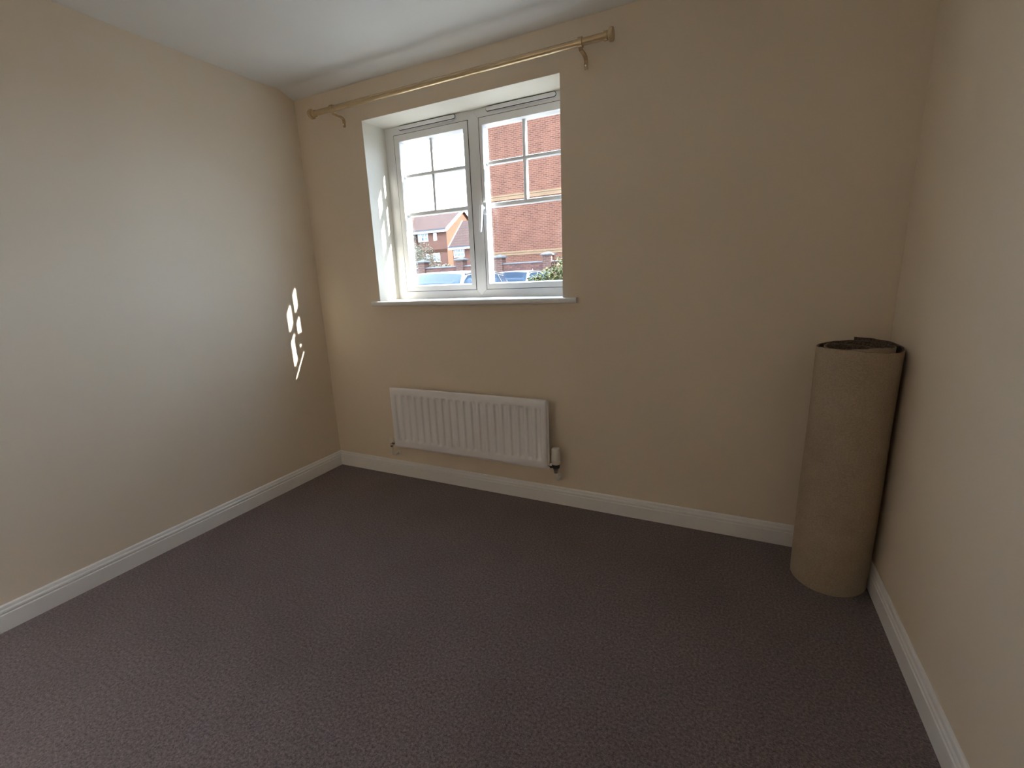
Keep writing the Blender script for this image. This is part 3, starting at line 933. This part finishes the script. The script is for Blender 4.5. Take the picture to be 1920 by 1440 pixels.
def make_car(name, label, paint, loc, rz=0.0, hs=1.0):
    c = tag(empty(name, loc), label, 'car', 'cars parked outside the window')
    c.rotation_euler = (0, 0, rz)

    def P(mb, nm, m, par=c, **k):
        o = mb.build(nm, m, None, **k)
        o.parent = par
        return o
    # lower body: sections from nose (-y) to tail
    st = []
    for y, hw, zt in ((-2.06, 0.60, 0.52), (-1.98, 0.74, 0.66), (-1.75, 0.83, 0.76), (-1.3, 0.865, 0.86), (-0.95, 0.87, 0.93), (0.0, 0.875, 0.95), (1.2, 0.87, 0.97), (1.75, 0.85, 0.98), (1.98, 0.79, 0.94), (2.06, 0.68, 0.86)):
        zb = 0.22 if abs(y) < 1.9 else 0.30
        st.append([(-hw * 0.9, y, zb), (hw * 0.9, y, zb), (hw, y, zb + 0.12), (hw, y, zb + 0.6 * (zt - zb)), (hw * 0.96, y, zt - 0.04), (hw * 0.86, y, zt),
                   (hw * 0.4, y, zt + 0.025), (-hw * 0.4, y, zt + 0.025), (-hw * 0.86, y, zt), (-hw * 0.96, y, zt - 0.04), (-hw, y, zb + 0.6 * (zt - zb)), (-hw, y, zb + 0.12)])
    body = P(loft(st), 'body', paint, smooth=45)
    # greenhouse
    def gh(y, zr, hb, ht, zbelt=0.94):
        return [(hb, y, zbelt), (hb * 0.5 + ht * 0.5, y, (zbelt + zr) / 2 + 0.03), (ht, y, zr - 0.05), (ht * 0.90, y, zr - 0.018), (ht * 0.5, y, zr - 0.004), (0, y, zr),
                (-ht * 0.5, y, zr - 0.004), (-ht * 0.90, y, zr - 0.018), (-ht, y, zr - 0.05), (-(hb * 0.5 + ht * 0.5), y, (zbelt + zr) / 2 + 0.03), (-hb, y, zbelt)]
    T = 1.50 * hs
    g = [(-0.86, 0.955, 0.76, 0.74), (-0.53, 0.955 + (T - 0.955) * 0.465, 0.79, 0.67), (-0.20, T - 0.045, 0.80, 0.595), (0.10, T - 0.012, 0.80, 0.59), (0.5, T, 0.80, 0.585), (1.1, T - 0.015, 0.79, 0.575), (1.55, T - 0.06, 0.76, 0.56), (1.95, 1.0, 0.72, 0.70)]
    P(loft([gh(*q) for q in g]), 'cabin', paint, smooth=45)
    # windscreen: curved sheet laid on the front slope
    vs, fs = [], []
    nu = 8
    rows = [(-0.875, 0.975, 0.70), (-0.55, 0.955 + (T - 0.955) * 0.475, 0.635), (-0.225, T - 0.056, 0.545)]
    for y, z, hw in rows:
        for k in range(nu + 1):
            t = -1 + 2 * k / nu
            vs.append((hw * t, y - 0.020 + 0.03 * t * t, z + 0.012 - 0.030 * t * t))
    for j in range(len(rows) - 1):
        for k in range(nu):
            a = j * (nu + 1) + k
            fs.append((a, a + 1, a + nu + 2, a + nu + 1))
    ws = P(MB().add(vs, fs), 'windscreen', M['car_glass'], smooth=60)
    sm = ws.modifiers.new('thick', 'SOLIDIFY')
    sm.thickness = 0.008
    # rear screen
    vs, fs = [], []
    rows = [(1.965, 1.03, 0.62), (1.60, T - 0.085, 0.52)]
    for y, z, hw in rows:
        for k in range(nu + 1):
            t = -1 + 2 * k / nu
            vs.append((hw * t, y + 0.03 - 0.03 * t * t, z + 0.02 - 0.03 * t * t))
    for k in range(nu):
        fs.append((k, k + 1, k + nu + 2, k + nu + 1))
    rs = P(MB().add(vs, fs), 'rear_window', M['car_glass'], smooth=60)
    rs.modifiers.new('thick', 'SOLIDIFY').thickness = 0.008
    # side windows
    def side_pt(s, y, f):
        """point on the cabin side at station y, f = 0 belt .. 1 roof edge"""
        for a, q in zip(g[:-1], g[1:]):
            if a[0] <= y <= q[0]:
                k = (y - a[0]) / (q[0] - a[0])
                A, B = gh(*a), gh(*q)
                lo = Vector(A[0]).lerp(Vector(B[0]), k)
                md = Vector(A[1]).lerp(Vector(B[1]), k)
                hi = Vector(A[2]).lerp(Vector(B[2]), k)
                p = lo.lerp(md, f * 2) if f < 0.5 else md.lerp(hi, f * 2 - 1)
                return (s * (p.x + 0.008), p.y, p.z)
    for s in (-1, 1):
        for ya, yb_, fa in ((-0.60, 0.34, 0.12), (0.40, 1.22, 0.08), (1.27, 1.62, 0.12)):
            vs, fs = [], []
            ny = 6
            for i in range(ny + 1):
                y = ya + (yb_ - ya) * i / ny
                for f in (0.10, 0.5, 0.97):
                    vs.append(side_pt(s, y, f))
            for i in range(ny):
                for k in range(2):
                    a = i * 3 + k
                    fs.append((a, a + 3, a + 4, a + 1))
            P(MB().add(vs, fs), 'side_window', M['car_glass'], smooth=60).modifiers.new('thick', 'SOLIDIFY').thickness = 0.006
        # roof rail trim
        rl = [side_pt(s, y, 1.0) for y in (-0.2, 0.1, 0.5, 1.1, 1.5)]
        P(MB().tube([(x, y, z + 0.022) for x, y, z in rl], 0.016, 8), 'roof_rail', M['trim'], smooth=60)
        mi = P(MB().lathe([(0.03, 0), (0.085, 0.02), (0.095, 0.08), (0.06, 0.16), (0.02, 0.18)], (s * 0.86, -0.66, 0.99), (s * 2, -0.60, 1.05), 14), 'mirror', paint, smooth=50)
        P(MB().lathe([(0.05, 0), (0.12, 0.02), (0.10, 0.10), (0.03, 0.16)], (s * 0.62, -1.98, 0.60), (s * 0.60, -0.9, 0.80), 14), 'headlight', M['lamp'], smooth=50)
        for y in (-1.28, 1.30):
            wh = P(MB().lathe([(0.20, 0), (0.29, 0.0), (0.315, 0.03), (0.315, 0.17), (0.29, 0.20), (0.20, 0.20)], (s * 0.70, y, 0.315), (s * 2, y, 0.315), 28), 'wheel', M['tyre'], smooth=40)
            P(MB().lathe([(0.20, 0.0), (0.19, 0.015), (0.06, 0.005), (0.05, 0.02), (0.01, 0.022)], (s * 0.895, y, 0.315), (s * 2, y, 0.315), 20), 'hub_cap', M['alloy'], wh, smooth=40)
    P(MB().box(-0.26, 0.26, -2.085, -2.05, 0.40, 0.51), 'number_plate', M['fascia'])
    P(MB().box(-0.45, 0.45, -2.075, -2.03, 0.30, 0.38), 'grille', M['trim'])
    P(MB().tube([(0.05, -0.91, 0.985), (-0.25, -0.87, 1.0), (-0.55, -0.80, 1.04)], 0.008, 6), 'wiper', M['trim'], smooth=60)
    P(MB().tube([(0.0, 1.35, T - 0.03), (0.0, 1.40, T + 0.05)], 0.006, 6), 'aerial', M['trim'])
    return c


make_car('car', 'silver blue car parked closest to the house, roof just above the sill', M['silver'], (-2.30, 4.85, GZ), 0.06, 1.0)
make_car('car', 'pale grey car with dark roof rails parked in front of the garden wall', M['white_car'], (-3.35, 10.15, GZ), -0.02, 1.03)


# shrubs and the tree beyond the wall
def foliage(name, label, cat, centre, blobs, n, size, leafm, stems=5, group=None):
    t = tag(empty(name, centre), label, cat, group)
    rnd = random.Random(hash(name + label) % 1000 if False else len(label) * 7)
    b = MB()
    vs, fs = [], []
    for k in range(n):
        bx, by, bz, rx, ry, rz_ = blobs[rnd.randrange(len(blobs))]
        while True:
            p = Vector((rnd.uniform(-1, 1), rnd.uniform(-1, 1), rnd.uniform(-1, 1)))
            if 0.25 < p.length < 1:
                break
        p = Vector((bx + p.x * rx, by + p.y * ry, bz + p.z * rz_))
        if p.z < 0.02:
            continue
        q = Euler((rnd.uniform(-1, 1), rnd.uniform(-1, 1), rnd.uniform(0, 6.28))).to_matrix()
        s = size * rnd.uniform(0.6, 1.3)
        i = len(vs)
        for w in ((0, -0.5, 0), (0.28, 0, 0.06), (0, 0.5, 0), (-0.28, 0, 0.06)):
            vs.append(p + q @ (Vector(w) * s))
        fs += [(i, i + 1, i + 2), (i, i + 2, i + 3)]
    me = bpy.data.meshes.new('foliage')
    me.from_pydata([tuple(v) for v in vs], [], fs)
    me.materials.append(leafm)
    o = bpy.data.objects.new('foliage', me)
    col.objects.link(o)
    o.parent = t
    o['kind'] = 'stuff'
    for k in range(stems):
        bx, by, bz, rx, ry, rz_ = blobs[k % len(blobs)]
        x0_, y0_ = rnd.uniform(-0.1, 0.1), rnd.uniform(-0.1, 0.1)
        mb = MB().tube([(x0_, y0_, 0), (x0_ * 0.4 + bx * 0.5, y0_ * 0.4 + by * 0.5, bz * 0.55), (bx, by, bz + rz_ * 0.5)], [size * 0.22, size * 0.16, size * 0.06], 7)
        so = mb.build('stem', M['bark'], None, smooth=60)
        so.parent = t
    return t


sh = at(1052, 528, 1, 2.65)
foliage('shrub', 'leafy bright green shrub growing just outside the window', 'shrub', (sh.x + 0.12, 2.65, GZ),
        [(0.0, 0.0, 1.30, 0.26, 0.24, 0.28), (-0.22, 0.0, 1.18, 0.22, 0.22, 0.26), (0.30, 0.05, 1.36, 0.32, 0.28, 0.34), (-0.05, 0, 1.15, 0.30, 0.25, 0.28), (-0.42, 0.0, 1.08, 0.18, 0.18, 0.28),
         (-0.3, 0, 1.1, 0.25, 0.2, 0.25), (0.1, 0, 0.7, 0.45, 0.30, 0.5), (0.75, 0.1, 1.05, 0.4, 0.30, 0.5)], 11000, 0.036, M['leaf'], 9)
bz = at(805, 478, 1, 22.0)
foliage('garden_tree', 'pale grey-green garden tree in front of the two-storey house', 'tree', (bz.x - 0.6, 22.0, GZ),
        [(0.0, 0, 3.0, 0.9, 0.8, 0.75), (-0.7, 0, 2.8, 0.8, 0.8, 0.8), (0.5, 0.1, 2.4, 0.8, 0.7, 0.6), (-1.3, 0, 2.5, 0.9, 0.8, 0.7)], 5200, 0.085, M['leaf_dull'], 5)
bz = at(830, 492, 1, 16.0)
foliage('garden_hedge', 'low yellowish-green hedge showing over the boundary wall', 'hedge', (bz.x, 16.0, GZ),
        [(0.0, 0, 1.65, 0.6, 0.4, 0.5), (-0.7, 0, 1.6, 0.6, 0.4, 0.45), (-1.5, 0, 1.6, 0.7, 0.4, 0.45), (0.3, 0, 1.6, 0.35, 0.3, 0.48), (-0.4, 0, 0.9, 1.2, 0.4, 0.8)], 3000, 0.09, M['leaf_dull'], 5)
